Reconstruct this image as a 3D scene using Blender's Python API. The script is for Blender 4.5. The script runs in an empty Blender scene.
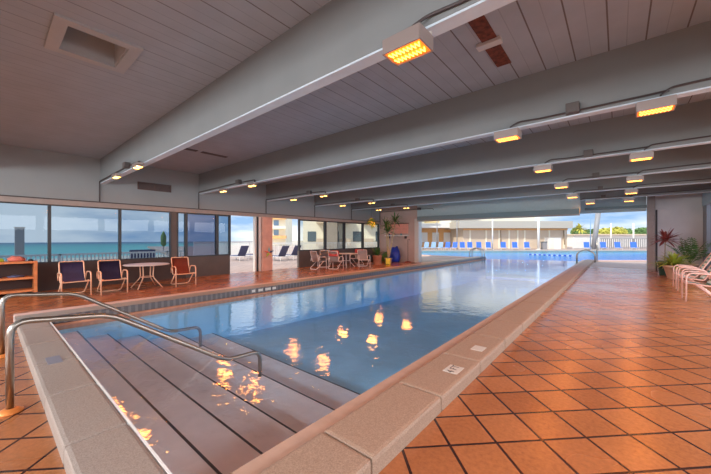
import bpy, bmesh, math, random
from mathutils import Vector, Matrix
random.seed(7)
S = bpy.context.scene
COL = S.collection
PI = math.pi
FPX, HY, CX, EYE = 312.0, 238.5, 355.5, 1.5
YAW = math.atan(262.5/312.0)
sn, cs = math.sin(YAW), math.cos(YAW)

# ------------------------------------------------------------ camera
cam = bpy.data.cameras.new('camera'); camo = bpy.data.objects.new('camera', cam); COL.objects.link(camo)
camo.location = (0, 0, EYE); camo.rotation_euler = (PI/2, 0, YAW)
cam.sensor_width = 36; cam.lens = 36*FPX/711; cam.shift_y = 1.5/711; cam.clip_start = .05; cam.clip_end = 3000
S.camera = camo
S.view_settings.view_transform = 'Standard'; S.view_settings.look = 'None'
S.view_settings.gamma = 1; S.view_settings.use_curve_mapping = False
S.view_settings.exposure = 0.35

# ------------------------------------------------------------ world: partly cloudy sky
W = bpy.data.worlds.new('sky'); S.world = W; W.use_nodes = True
nt = W.node_tree; nt.nodes.clear()
def wn(t): return nt.nodes.new(t)
out = wn('ShaderNodeOutputWorld'); bg = wn('ShaderNodeBackground'); tc = wn('ShaderNodeTexCoord')
sep = wn('ShaderNodeSeparateXYZ'); grad = wn('ShaderNodeValToRGB'); mp = wn('ShaderNodeMapping'); nz = wn('ShaderNodeTexNoise')
cr = wn('ShaderNodeValToRGB'); mix = wn('ShaderNodeMix'); mix.data_type = 'RGBA'
e = grad.color_ramp.elements
e[0].position = 0.0; e[0].color = (.30, .46, .68, 1); e[1].position = .6; e[1].color = (.10, .26, .60, 1)
m_ = e.new(.22); m_.color = (.13, .31, .62, 1)
mp.inputs['Scale'].default_value = (1, 1, 4.5)
nz.inputs['Scale'].default_value = 2.6; nz.inputs['Detail'].default_value = 7; nz.inputs['Roughness'].default_value = .58
c = cr.color_ramp.elements
c[0].position = .36; c[0].color = (0, 0, 0, 1); c[1].position = .60; c[1].color = (1, 1, 1, 1)
mix.inputs[7].default_value = (.92, .93, .95, 1)
L = nt.links.new
L(tc.outputs['Generated'], sep.inputs[0]); L(sep.outputs['Z'], grad.inputs[0]); L(tc.outputs['Generated'], mp.inputs[0])
L(mp.outputs[0], nz.inputs['Vector']); L(nz.outputs['Fac'], cr.inputs[0]); L(cr.outputs[0], mix.inputs[0])
L(grad.outputs[0], mix.inputs[6]); L(mix.outputs[2], bg.inputs[0]); L(bg.outputs[0], out.inputs[0])
bg.inputs[1].default_value = 1.15

# sun, from behind and a little to the left
sl = bpy.data.lights.new('sun', 'SUN'); sl.energy = 3.2; sl.angle = math.radians(3); sl.color = (1, .93, .8)
so = bpy.data.objects.new('sun', sl); COL.objects.link(so)
so.rotation_euler = Vector((.10, .72, -.78)).to_track_quat('-Z', 'Y').to_euler()

# added area lights outside the right side and back wall, brightening the interior
def area(loc, direction, sx, sy, power, color):
    l = bpy.data.lights.new('added_fill', 'AREA'); l.shape = 'RECTANGLE'; l.size = sx; l.size_y = sy; l.energy = power; l.color = color
    o = bpy.data.objects.new('added_fill', l); COL.objects.link(o); o.location = loc
    o.rotation_euler = Vector(direction).to_track_quat('-Z', 'Y').to_euler(); return o
area((4.2, 8.6, 2.9), (-1, 0, -.50), 22, 1.8, 860, (.93, .96, 1))
area((-5, -5.2, 2.8), (0, 1, -.45), 14, 1.8, 1400, (.95, .97, 1))

# ------------------------------------------------------------ coordinates
def ld(lat, d, z=0): return Vector((lat*cs - d*sn, lat*sn + d*cs, z))
def px(x, d, z=0): return ld((x-CX)/FPX*d, d, z)
def yat(x, X=-12.6):
    r = (x-CX)/FPX; return -X*(r*sn+cs)/(sn-r*cs)

# ------------------------------------------------------------ materials
def mat(name, col, rough=.6, metal=0, var=0, vscale=8, bump=0, bscale=40, spec=.5, emis=None, estr=0, col2=None, alpha=None):
    m = bpy.data.materials.new(name); m.use_nodes = True
    n = m.node_tree.nodes; k = m.node_tree.links.new; b = n['Principled BSDF']
    b.inputs['Base Color'].default_value = (*col, 1); b.inputs['Roughness'].default_value = rough
    b.inputs['Metallic'].default_value = metal; b.inputs['Specular IOR Level'].default_value = spec
    t = n.new('ShaderNodeTexCoord')
    z = n.new('ShaderNodeTexNoise'); z.inputs['Scale'].default_value = vscale; z.inputs['Detail'].default_value = 6
    k(t.outputs['Object'], z.inputs['Vector'])
    r = n.new('ShaderNodeValToRGB'); r.color_ramp.elements[0].position = .3; r.color_ramp.elements[1].position = .7
    c2 = col2 if col2 else tuple(max(0, q*(1-var)) for q in col)
    c1 = col if col2 else tuple(min(1, q*(1+var)) for q in col)
    r.color_ramp.elements[0].color = (*c2, 1); r.color_ramp.elements[1].color = (*c1, 1)
    k(z.outputs['Fac'], r.inputs[0]); k(r.outputs[0], b.inputs['Base Color'])
    if bump:
        z2 = n.new('ShaderNodeTexNoise'); z2.inputs['Scale'].default_value = bscale; z2.inputs['Detail'].default_value = 4
        k(t.outputs['Object'], z2.inputs['Vector'])
        bp = n.new('ShaderNodeBump'); bp.inputs['Strength'].default_value = bump; bp.inputs['Distance'].default_value = .02
        k(z2.outputs['Fac'], bp.inputs['Height']); k(bp.outputs[0], b.inputs['Normal'])
    if emis:
        b.inputs['Emission Color'].default_value = (*emis, 1); b.inputs['Emission Strength'].default_value = estr
    return m

def tile_mat(name, c1, c2, mortar, size, ang, off=(0, 0), msz=.034, rough=.24, bump=.3):
    m = bpy.data.materials.new(name); m.use_nodes = True
    n = m.node_tree.nodes; k = m.node_tree.links.new; b = n['Principled BSDF']
    t = n.new('ShaderNodeTexCoord'); mp = n.new('ShaderNodeMapping'); mp.vector_type = 'TEXTURE'
    mp.inputs['Rotation'].default_value = (0, 0, ang); mp.inputs['Location'].default_value = (off[0], off[1], 0)
    br = n.new('ShaderNodeTexBrick'); br.offset = 0; br.squash = 1
    br.inputs['Scale'].default_value = 1; br.inputs['Brick Width'].default_value = size; br.inputs['Row Height'].default_value = size
    br.inputs['Mortar Size'].default_value = msz*size; br.inputs['Mortar Smooth'].default_value = .25
    br.inputs['Color1'].default_value = (*c1, 1); br.inputs['Color2'].default_value = (*c2, 1); br.inputs['Mortar'].default_value = (*mortar, 1)
    k(t.outputs['Object'], mp.inputs[0]); k(mp.outputs[0], br.inputs['Vector'])
    z = n.new('ShaderNodeTexNoise'); z.inputs['Scale'].default_value = 30; z.inputs['Detail'].default_value = 8; z.inputs['Roughness'].default_value = .7
    k(t.outputs['Object'], z.inputs['Vector'])
    mr = n.new('ShaderNodeMapRange'); mr.inputs[1].default_value = .3; mr.inputs[2].default_value = .7; mr.inputs[3].default_value = .74; mr.inputs[4].default_value = 1.16
    k(z.outputs['Fac'], mr.inputs[0])
    z3 = n.new('ShaderNodeTexNoise'); z3.inputs['Scale'].default_value = .7; z3.inputs['Detail'].default_value = 3
    k(t.outputs['Object'], z3.inputs['Vector'])
    mr3 = n.new('ShaderNodeMapRange'); mr3.inputs[1].default_value = .3; mr3.inputs[2].default_value = .7; mr3.inputs[3].default_value = .85; mr3.inputs[4].default_value = 1.12
    k(z3.outputs['Fac'], mr3.inputs[0])
    mu = n.new('ShaderNodeMath'); mu.operation = 'MULTIPLY'; k(mr.outputs[0], mu.inputs[0]); k(mr3.outputs[0], mu.inputs[1])
    vm = n.new('ShaderNodeVectorMath'); vm.operation = 'SCALE'; k(br.outputs['Color'], vm.inputs[0]); k(mu.outputs[0], vm.inputs['Scale'])
    k(vm.outputs[0], b.inputs['Base Color'])
    rr = n.new('ShaderNodeMapRange'); rr.inputs[3].default_value = rough-.12; rr.inputs[4].default_value = rough+.15
    k(z3.outputs['Fac'], rr.inputs[0]); k(rr.outputs[0], b.inputs['Roughness'])
    inv = n.new('ShaderNodeMath'); inv.operation = 'SUBTRACT'; inv.inputs[0].default_value = 1; k(br.outputs['Fac'], inv.inputs[1])
    ad = n.new('ShaderNodeMath'); ad.operation = 'MULTIPLY_ADD'; ad.inputs[1].default_value = .12
    k(z.outputs['Fac'], ad.inputs[0]); k(inv.outputs[0], ad.inputs[2])
    bp = n.new('ShaderNodeBump'); bp.inputs['Strength'].default_value = bump; bp.inputs['Distance'].default_value = .006
    k(ad.outputs[0], bp.inputs['Height']); k(bp.outputs[0], b.inputs['Normal'])
    return m

def ceiling_mat():
    m = mat('painted ceiling boards', (.345, .405, .465), .7, var=.06, vscale=2.2)
    n = m.node_tree.nodes; k = m.node_tree.links.new; b = n['Principled BSDF']
    t = n.new('ShaderNodeTexCoord'); s = n.new('ShaderNodeSeparateXYZ'); k(t.outputs['Object'], s.inputs[0])
    def groove(period, width, off):
        a = n.new('ShaderNodeMath'); a.operation = 'ADD'; a.inputs[1].default_value = 100+off; k(s.outputs['X'], a.inputs[0])
        mo = n.new('ShaderNodeMath'); mo.operation = 'MODULO'; mo.inputs[1].default_value = period; k(a.outputs[0], mo.inputs[0])
        lt = n.new('ShaderNodeMath'); lt.operation = 'LESS_THAN'; lt.inputs[1].default_value = width; k(mo.outputs[0], lt.inputs[0]); return lt
    g = groove(.183, .010, .02)
    old = [l.from_socket for l in b.inputs['Base Color'].links][0]
    mx = n.new('ShaderNodeMix'); mx.data_type = 'RGBA'; k(g.outputs[0], mx.inputs[0]); k(old, mx.inputs[6]); mx.inputs[7].default_value = (.285, .33, .375, 1)
    g2_ = groove(.366, .016, .02)
    fade = n.new('ShaderNodeMapRange'); fade.inputs[1].default_value = -6.5; fade.inputs[2].default_value = -2.5; fade.inputs[3].default_value = .12; k(s.outputs['X'], fade.inputs[0])
    g2 = n.new('ShaderNodeMath'); g2.operation = 'MULTIPLY'; k(g2_.outputs[0], g2.inputs[0]); k(fade.outputs[0], g2.inputs[1])
    mx2 = n.new('ShaderNodeMix'); mx2.data_type = 'RGBA'; k(g2.outputs[0], mx2.inputs[0]); k(mx.outputs[2], mx2.inputs[6]); mx2.inputs[7].default_value = (.13, .12, .12, 1)
    k(mx2.outputs[2], b.inputs['Base Color'])
    return m

def stripe_mat(name, ca, cb, axis, period, duty, rough=.5, offset=0):
    m = mat(name, ca, rough)
    n = m.node_tree.nodes; k = m.node_tree.links.new; b = n['Principled BSDF']
    t = n.new('ShaderNodeTexCoord'); s = n.new('ShaderNodeSeparateXYZ'); k(t.outputs['Object'], s.inputs[0])
    a = n.new('ShaderNodeMath'); a.operation = 'ADD'; a.inputs[1].default_value = 100+offset; k(s.outputs[axis], a.inputs[0])
    mo = n.new('ShaderNodeMath'); mo.operation = 'MODULO'; mo.inputs[1].default_value = period; k(a.outputs[0], mo.inputs[0])
    lt = n.new('ShaderNodeMath'); lt.operation = 'LESS_THAN'; lt.inputs[1].default_value = period*duty; k(mo.outputs[0], lt.inputs[0])
    mx = n.new('ShaderNodeMix'); mx.data_type = 'RGBA'; k(lt.outputs[0], mx.inputs[0]); mx.inputs[6].default_value = (*ca, 1); mx.inputs[7].default_value = (*cb, 1)
    k(mx.outputs[2], b.inputs['Base Color']); return m

def ior_fix(n, k, fr, ior):
    g = n.new('ShaderNodeNewGeometry'); mm = n.new('ShaderNodeMath'); mm.operation = 'MULTIPLY_ADD'
    mm.inputs[1].default_value = 1/ior-ior; mm.inputs[2].default_value = ior
    k(g.outputs['Backfacing'], mm.inputs[0]); k(mm.outputs[0], fr.inputs['IOR'])
def glass_mat(name, tint, refl=.5):
    m = bpy.data.materials.new(name); m.use_nodes = True; n = m.node_tree.nodes; k = m.node_tree.links.new; n.clear()
    o = n.new('ShaderNodeOutputMaterial'); tr = n.new('ShaderNodeBsdfTransparent'); tr.inputs[0].default_value = (*tint, 1)
    gl = n.new('ShaderNodeBsdfGlossy'); gl.inputs['Roughness'].default_value = .02
    fr = n.new('ShaderNodeFresnel'); ior_fix(n, k, fr, 1.25)
    mx = n.new('ShaderNodeMixShader'); k(fr.outputs[0], mx.inputs[0]); k(tr.outputs[0], mx.inputs[1]); k(gl.outputs[0], mx.inputs[2]); k(mx.outputs[0], o.inputs[0])
    return m

def water_mat(name='pool water', strength=.42, dist=.02, ior=1.65, cap=1.0):
    m = bpy.data.materials.new(name); m.use_nodes = True; n = m.node_tree.nodes; k = m.node_tree.links.new; n.clear()
    o = n.new('ShaderNodeOutputMaterial'); tr = n.new('ShaderNodeBsdfTransparent'); tr.inputs[0].default_value = (.97, .99, 1, 1)
    gl = n.new('ShaderNodeBsdfGlossy'); gl.inputs['Roughness'].default_value = .03; gl.inputs[0].default_value = (1, 1, 1, 1)
    fr = n.new('ShaderNodeFresnel'); ior_fix(n, k, fr, ior)
    t = n.new('ShaderNodeTexCoord'); z = n.new('ShaderNodeTexNoise'); z.inputs['Scale'].default_value = 5.5; z.inputs['Detail'].default_value = 3; z.inputs['Distortion'].default_value = .6
    z2 = n.new('ShaderNodeTexNoise'); z2.inputs['Scale'].default_value = .35
    k(t.outputs['Object'], z.inputs['Vector']); k(t.outputs['Object'], z2.inputs['Vector'])
    mr = n.new('ShaderNodeMapRange'); mr.inputs[1].default_value = .4; mr.inputs[2].default_value = .65; mr.inputs[3].default_value = .25; mr.inputs[4].default_value = 1
    k(z2.outputs['Fac'], mr.inputs[0])
    mu = n.new('ShaderNodeMath'); mu.operation = 'MULTIPLY'; k(z.outputs['Fac'], mu.inputs[0]); k(mr.outputs[0], mu.inputs[1])
    bp = n.new('ShaderNodeBump'); bp.inputs['Strength'].default_value = strength; bp.inputs['Distance'].default_value = dist
    k(mu.outputs[0], bp.inputs['Height']); k(bp.outputs[0], gl.inputs['Normal']); k(bp.outputs[0], fr.inputs['Normal'])
    cp = n.new('ShaderNodeMath'); cp.operation = 'MINIMUM'; cp.inputs[1].default_value = cap; k(fr.outputs[0], cp.inputs[0])
    mx = n.new('ShaderNodeMixShader'); k(cp.outputs[0], mx.inputs[0]); k(tr.outputs[0], mx.inputs[1]); k(gl.outputs[0], mx.inputs[2]); k(mx.outputs[0], o.inputs[0])
    va = n.new('ShaderNodeVolumeAbsorption'); va.inputs['Color'].default_value = (.26, .68, .96, 1); va.inputs['Density'].default_value = .18
    k(va.outputs[0], o.inputs['Volume'])
    return m

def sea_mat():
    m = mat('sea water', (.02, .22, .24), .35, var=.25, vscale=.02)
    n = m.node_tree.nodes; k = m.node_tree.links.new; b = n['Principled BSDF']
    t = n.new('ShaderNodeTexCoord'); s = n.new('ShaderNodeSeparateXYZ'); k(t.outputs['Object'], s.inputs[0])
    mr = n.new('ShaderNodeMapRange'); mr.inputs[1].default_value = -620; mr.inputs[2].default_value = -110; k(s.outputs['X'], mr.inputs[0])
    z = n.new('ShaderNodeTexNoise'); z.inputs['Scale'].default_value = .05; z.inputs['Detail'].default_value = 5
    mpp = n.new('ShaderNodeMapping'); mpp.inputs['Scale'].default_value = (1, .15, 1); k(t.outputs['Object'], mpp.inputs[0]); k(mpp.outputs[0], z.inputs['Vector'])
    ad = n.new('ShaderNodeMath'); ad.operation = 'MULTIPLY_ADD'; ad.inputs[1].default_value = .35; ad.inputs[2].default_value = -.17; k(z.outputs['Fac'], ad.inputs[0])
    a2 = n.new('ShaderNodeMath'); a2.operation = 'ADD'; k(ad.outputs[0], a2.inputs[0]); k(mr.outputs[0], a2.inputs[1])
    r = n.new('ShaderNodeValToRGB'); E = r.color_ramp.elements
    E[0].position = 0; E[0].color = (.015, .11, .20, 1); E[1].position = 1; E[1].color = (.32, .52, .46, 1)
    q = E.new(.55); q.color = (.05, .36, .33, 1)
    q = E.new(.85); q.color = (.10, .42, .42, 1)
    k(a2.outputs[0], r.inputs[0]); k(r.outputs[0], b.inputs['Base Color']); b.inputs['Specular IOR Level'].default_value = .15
    return m

M = dict(tealwall=mat('pale grey teal wall', (.46, .56, .57), .6, var=.04),rosewall=mat('dusty rose plaster', (.50, .36, .31), .65, var=.08, vscale=1.5),housing2=mat('grey teal shutter box', (.17, .23, .24), .5),  # tealwall: teal tone for the far headers and the right header
    tile=tile_mat('terracotta floor tile', (.475, .182, .068), (.37, .130, .047), (.045, .014, .010), .353, PI/4, (.17*.7071-.077*.7071, .17*.7071+.077*.7071)),
    deck=tile_mat('pale pink deck paving', (.50, .38, .33), (.45, .34, .30), (.28, .20, .18), .4, PI/4, rough=.6),
    ceil=ceiling_mat(),
    ceil_plain=mat('painted ceiling panel', (.40, .42, .43), .7, var=.06, vscale=1.5),
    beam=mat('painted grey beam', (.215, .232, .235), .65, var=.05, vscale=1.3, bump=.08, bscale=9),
    beam_soffit=mat('lit beam soffit', (.58, .68, .76), .6, var=.03),  # light caught by the beam undersides is put into this paler colour
    wall=mat('painted upper wall', (.29, .31, .31), .7, var=.04, vscale=1.2),
    fascia=mat('taupe fascia board', (.34, .29, .26), .6, var=.06),
    darkline=mat('dark conduit', (.055, .04, .04), .5),
    brown=mat('dark brown wall panel', (.045, .025, .02), .5, var=.2, vscale=3),
    grey_panel=mat('grey brown wall panel', (.085, .07, .065), .5, var=.1, vscale=3),
    frame=mat('black window frame', (.02, .022, .026), .35),
    alu=mat('aluminium frame', (.62, .60, .57), .4, .2),
    pinkwall=mat('salmon pink paint', (.60, .35, .28), .6, var=.12, vscale=3),
    greywall=mat('warm grey plaster', (.66, .64, .62), .65, var=.07, vscale=1.5),
    glass=glass_mat('tinted window glass', (.55, .62, .68)),
    glassclear=glass_mat('clear window glass', (.82, .84, .82)), glasssmoke=glass_mat('smoke window glass', (.60, .62, .62)),
    glassdark=glass_mat('dark tinted glass', (.42, .44, .52)),
    coping=mat('speckled coping stone', (.46, .33, .24), .55, vscale=120, col2=(.27, .18, .13), bump=.15, bscale=120),
    coping_near=mat('speckled grey brown coping', (.40, .33, .28), .5, vscale=110, col2=(.25, .20, .17), bump=.15, bscale=110),
    ledge=mat('smooth pink ledge', (.50, .34, .26), .45, var=.08, vscale=10),
    sage=mat('sage grey coping', (.33, .31, .27), .5, vscale=70, col2=(.25, .23, .20)),
    palerose=mat('pale rose coping edge', (.64, .46, .40), .5, var=.06, vscale=20),
    water=water_mat(), water_out=water_mat('rippled pool water', 1.0, .07, 1.3, .32),
    tread=mat('step plaster', (.86, .76, .74), .6, var=.05, vscale=5),
    nosing=mat('black tile nosing', (.015, .012, .02), .4),
    basin=mat('blue pool plaster', (.44, .70, .84), .6, var=.06, vscale=2),
    basin_out=mat('bright blue pool plaster', (.03, .56, .64), .6, var=.06, vscale=2),
    bandtile=stripe_mat('dark waterline tile', (.085, .07, .07), (.16, .135, .13), 'Y', .12, .4, .3),
    steel=mat('brushed steel', (.40, .36, .31), .32, 1),
    flange=mat('brass toned flange', (.85, .45, .2), .3, .8),
    copper=mat('rusty copper cover', (.80, .26, .06), .4, .3),
    sea=sea_mat(), sand=mat('sand', (.62, .55, .44), .9, var=.1, vscale=.3),
    navy=mat('navy sling fabric', (.035, .022, .07), .7, var=.2, vscale=40),
    rust=mat('rust red sling fabric', (.34, .06, .03), .7, var=.2, vscale=40),
    tanframe=mat('pinkish tan metal frame', (.80, .46, .30), .4, .1),
    whiteframe=mat('off white metal frame', (.75, .66, .62), .4),
    pinkframe=mat('pale pink metal frame', (.78, .50, .44), .4),
    white=mat('white paint', (.82, .82, .80), .5, var=.03),
    tabletop=mat('pale grey tabletop', (.66, .62, .60), .35, var=.05),
    red=mat('red seat cushion', (.50, .06, .05), .7),
    mint=stripe_mat('mint and white straps', (.80, .86, .82), (.18, .38, .34), 'Z', .09, .42),
    wood=mat('orange stained wood', (.62, .20, .06), .45, var=.2, vscale=6),
    wooddark=mat('dark stained back board', (.05, .018, .012), .6),
    lime=mat('lime green fabric', (.50, .62, .05), .8), coral=mat('coral fabric', (.62, .16, .11), .8, var=.2, vscale=30),
    blackcloth=mat('black fabric', (.015, .015, .02), .8), bluecloth=mat('slate blue fabric', (.08, .09, .18), .8, var=.3, vscale=20),
    housing=mat('grey metal heater housing', (.36, .30, .28), .4, .4), hood=mat('silver heater reflector', (.75, .6, .45), .25, .9),
    elem=mat('glowing heater element', (1, .5, .1), .5, emis=(1, .50, .07), estr=4.5), 
    glow=mat('glowing orange reflector', (1, .3, .02), .5, emis=(1, .19, .012), estr=.75),
    bulb=mat('glowing amber bulb', (1, .6, .2), .5, emis=(1, .50, .10), estr=7),
    box=mat('grey junction box', (.10, .085, .08), .5), vent=mat('dark vent grille', (.12, .07, .06), .5),
    blue=mat('bright blue sling', (.015, .12, .62), .6), bluew=mat('pale blue sling', (.20, .34, .55), .6),
    beige=mat('beige facade', (.66, .55, .43), .8, var=.05, vscale=.6), cream=mat('cream facade', (.88, .84, .70), .8, var=.05, vscale=.5),
    yellow=mat('yellow facade', (.85, .66, .30), .8), orange=mat('orange ochre facade', (.80, .46, .20), .8, var=.1, vscale=1),
    greyroof=mat('pale grey fascia', (.50, .47, .42), .7), winb=mat('dark window glass', (.10, .14, .17), .2),
    post=mat('grey post', (.30, .30, .32), .5), terracotta=mat('terracotta pot', (.60, .26, .15), .7, var=.1),
    greenpot=mat('dark green glazed pot', (.03, .10, .08), .2), tanpot=mat('tan clay pot', (.62, .40, .27), .6, var=.1),
    soil=mat('potting soil', (.04, .025, .015), .9), leaf=mat('green leaf', (.07, .16, .03), .5, var=.4, vscale=5),
    yleaf=mat('yellow green leaf', (.36, .42, .05), .5, var=.3, vscale=5), redleaf=mat('red brown leaf', (.26, .06, .05), .45, var=.4, vscale=5),
    trunk=mat('pale trunk', (.50, .40, .24), .8, var=.2), ytree=mat('yellow green foliage', (.52, .50, .10), .8, var=.3, vscale=1),
    gtree=mat('green foliage', (.12, .22, .07), .8, var=.35, vscale=1), bark=mat('palm bark', (.34, .26, .18), .9, var=.2),
    bluetarp=mat('blue plastic cover', (.02, .05, .42), .4, var=.3, vscale=6), ysign=mat('yellow plastic', (.85, .65, .03), .4),
    marker=mat('pale marker tile', (.62, .58, .52), .4), ink=mat('dark grey lettering', (.06, .06, .06), .5),
    markerg=mat('blue grey marker tile', (.22, .22, .26), .4), rot=mat('exposed rusty brown board', (.13, .035, .02), .8, var=.5, vscale=18),
    float_=mat('blue rope float', (.01, .08, .5), .4), teal=mat('teal paint', (.12, .34, .36), .5),
    salmonboard=mat('salmon notice board', (.80, .36, .28), .6, var=.08, vscale=6))

# ------------------------------------------------------------ mesh helpers
def obj(name, bm, m, parent=None, smooth=False, loc=None):
    me = bpy.data.meshes.new(name)
    bmesh.ops.recalc_face_normals(bm, faces=bm.faces); bm.to_mesh(me); bm.free()
    for q in (m if isinstance(m, (list, tuple)) else [m]): me.materials.append(q)
    if smooth:
        for p in me.polygons: p.use_smooth = True
    o = bpy.data.objects.new(name, me); COL.objects.link(o)
    if parent: o.parent = parent
    if loc: o.location = loc
    return o
def new(): return bmesh.new()
def box(bm, x0, x1, y0, y1, z0, z1, mi=0, M4=None, bev=0):
    r = bmesh.ops.create_cube(bm, size=1)
    vs = r['verts']
    for v in vs: v.co = Vector(((x0+x1)/2+v.co.x*(x1-x0), (y0+y1)/2+v.co.y*(y1-y0), (z0+z1)/2+v.co.z*(z1-z0)))
    if M4 is not None:
        for v in vs: v.co = M4 @ v.co
    fs = {f for v in vs for f in v.link_faces}
    for f in fs: f.material_index = mi
    if bev:
        es = list({e for f in fs for e in f.edges}); bmesh.ops.bevel(bm, geom=es, offset=bev, segments=2, affect='EDGES', profile=.6)
    return bm
def bx(*a, **k): return box(new(), *a, **k)
def lathe(bm, prof, n=20, c=(0, 0, 0), cap=True):
    rings = []
    for r, z in prof:
        rings.append([bm.verts.new((c[0]+r*math.cos(2*PI*i/n), c[1]+r*math.sin(2*PI*i/n), c[2]+z)) for i in range(n)])
    for a, b in zip(rings, rings[1:]):
        for i in range(n): bm.faces.new((a[i], a[(i+1) % n], b[(i+1) % n], b[i]))
    if cap:
        bm.faces.new(rings[0]); bm.faces.new(rings[-1])
    return bm
def smoothpath(pts, rad, n=5):
    pts = [Vector(p) for p in pts]; out = [pts[0]]
    for i in range(1, len(pts)-1):
        a, b, c_ = pts[i-1], pts[i], pts[i+1]
        d1 = (a-b); d2 = (c_-b); r = min(rad, d1.length*.48, d2.length*.48)
        p0 = b+d1.normalized()*r; p1 = b+d2.normalized()*r
        for k in range(n+1):
            t = k/n; out.append(p0*(1-t)**2 + b*2*t*(1-t) + p1*t*t)
    out.append(pts[-1]); return out
def tube(bm, pts, r, rad=.06, n=8, taper=None, closed=False):
    P = smoothpath(pts, rad) if len(pts) > 2 and rad > 0 else [Vector(p) for p in pts]
    rings = []; up = None
    for i, p in enumerate(P):
        t = (P[min(i+1, len(P)-1)]-P[max(i-1, 0)])
        if t.length < 1e-7: continue
        t.normalize()
        if up is None:
            up = Vector((0, 0, 1)) if abs(t.z) < .9 else Vector((1, 0, 0))
        s = t.cross(up).normalized(); up = s.cross(t).normalized()
        rr = r if taper is None else r+(taper-r)*i/(len(P)-1)
        rings.append([bm.verts.new(p+s*rr*math.cos(2*PI*k/n)+up*rr*math.sin(2*PI*k/n)) for k in range(n)])
    for a, b in zip(rings, rings[1:]):
        for k in range(n): bm.faces.new((a[k], a[(k+1) % n], b[(k+1) % n], b[k]))
    bm.faces.new(rings[0]); bm.faces.new(rings[-1]); return bm
def prism(bm, poly, z0, z1, mi=0):
    a = [bm.verts.new((x, y, z0)) for x, y in poly]; b = [bm.verts.new((x, y, z1)) for x, y in poly]
    f = [bm.faces.new(a), bm.faces.new(b)]
    n = len(poly)
    for i in range(n): f.append(bm.faces.new((a[i], a[(i+1) % n], b[(i+1) % n], b[i])))
    for q in f: q.material_index = mi
    return bm
def thing(name, label, cat, loc=(0, 0, 0), rz=0, group=None):
    o = bpy.data.objects.new(name, None); COL.objects.link(o); o.empty_display_size = .1
    o.location = loc; o.rotation_euler = (0, 0, rz); o['label'] = label; o['category'] = cat
    if group: o['group'] = group
    return o
def tag(o, label, cat, group=None):
    o['label'] = label; o['category'] = cat
    if group: o['group'] = group
    return o
def struct(name, bm, m, parent=None, smooth=False):
    o = obj(name, bm, m, parent, smooth)
    if not parent: o['kind'] = 'structure'
    return o
def semp(name):
    o = bpy.data.objects.new(name, None); COL.objects.link(o); o['kind'] = 'structure'; return o
def dup(root, loc, rz, label, group=None):
    r = root.copy(); COL.objects.link(r); r.location = loc; r.rotation_euler = (0, 0, rz); r['label'] = label
    if group: r['group'] = group
    for ch in list(root.children):
        c_ = ch.copy(); COL.objects.link(c_); c_.parent = r
        for g in ch.children:
            d = g.copy(); COL.objects.link(d); d.parent = c_
    return r
def ROT(a): return Matrix.Rotation(a, 4, 'Z')

# ============================================================ SETTING
XL, XR, YB, ZC = -12.6, 2.9, -4.5, 4.03
PX0, PX1, PY0 = -7.62, -1.78, .72           # inner pool rectangle
WZ = -.03
CN = (PX1, 25.8)
nearR = [tuple(ld(45, 20.9)[:2]), tuple(ld(60, 38.5)[:2]), tuple(ld(5.6, 38.5)[:2]), tuple(ld(5.3, 28.5)[:2]), (PX0, 24.3)]
pool_poly = [(PX0, PY0), (PX1, PY0), CN]+nearR
cwX, cwL, cwN = -1.17, -8.4, .335            # outer edges of the raised coping

# floors round the pool (outer sheets with the pool cut out)
def sheet(poly, z, m, name, thick=.3):
    return struct(name, prism(new(), poly, z-thick, z), m)
sheet([(cwX, YB), (XR+6, YB), (XR+6, 20.67), (cwX, 20.67)], 0, M['tile'], 'floor')
sheet([(XL-.15, YB), (cwX, YB), (cwX, cwN), (XL-.15, cwN)], 0, M['tile'], 'floor')
sheet([(XL-.15, cwN), (cwL, cwN), (cwL, 17.7), (XL-.15, 17.7)], 0, M['tile'], 'floor')
sheet([(cwX, 20.67), (XR+6, 20.67), (40, 20.67), (60, 55), tuple(ld(45.3, 20.75)[:2]), (cwX, 25.7)], 0, M['deck'], 'pool_deck')
# left deck outdoors
f1, f2 = ld(5.1, 28.5), ld(5.4, 38.7)
sheet([(XL-.15, 17.7), (cwL, 17.7), (cwL, 24.5), (f1.x, f1.y), (f2.x, f2.y), tuple(ld(-14, 60)[:2]), tuple(ld(-40, 60)[:2]), (-23, 9.2), (XL-.15, 5.0)], -.005, M['deck'], 'terrace')
fa, fb = ld(5.4, 38.7), ld(62, 38.7)
sheet([(fa.x, fa.y), (fb.x, fb.y), tuple(ld(90, 58)[:2]), tuple(ld(-14, 58)[:2])], 0.02, M['deck'], 'pool_deck')
sheet([(-17.8, -6), (XL-.15, -6), (XL-.15, 4.9), (-17.8, 6.9)], -.4, M['deck'], 'walkway', .2)
sb = new(); v = [sb.verts.new(p) for p in ((-17.8, -80, -1.3), (-17.8, 25, -1.3), (-60, 60, -2), (-190, 420, -6.2), (-150, -260, -6.2))]; sb.faces.new(v)
struct('beach', sb, M['sand'])
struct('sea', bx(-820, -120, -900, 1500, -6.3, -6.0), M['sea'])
gp = [tuple(ld(-30, 57)[:2]), tuple(ld(110, 57)[:2]), tuple(ld(400, 500)[:2]), tuple(ld(-60, 500)[:2])]
sheet(gp, -.2, M['sand'], 'ground')

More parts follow.
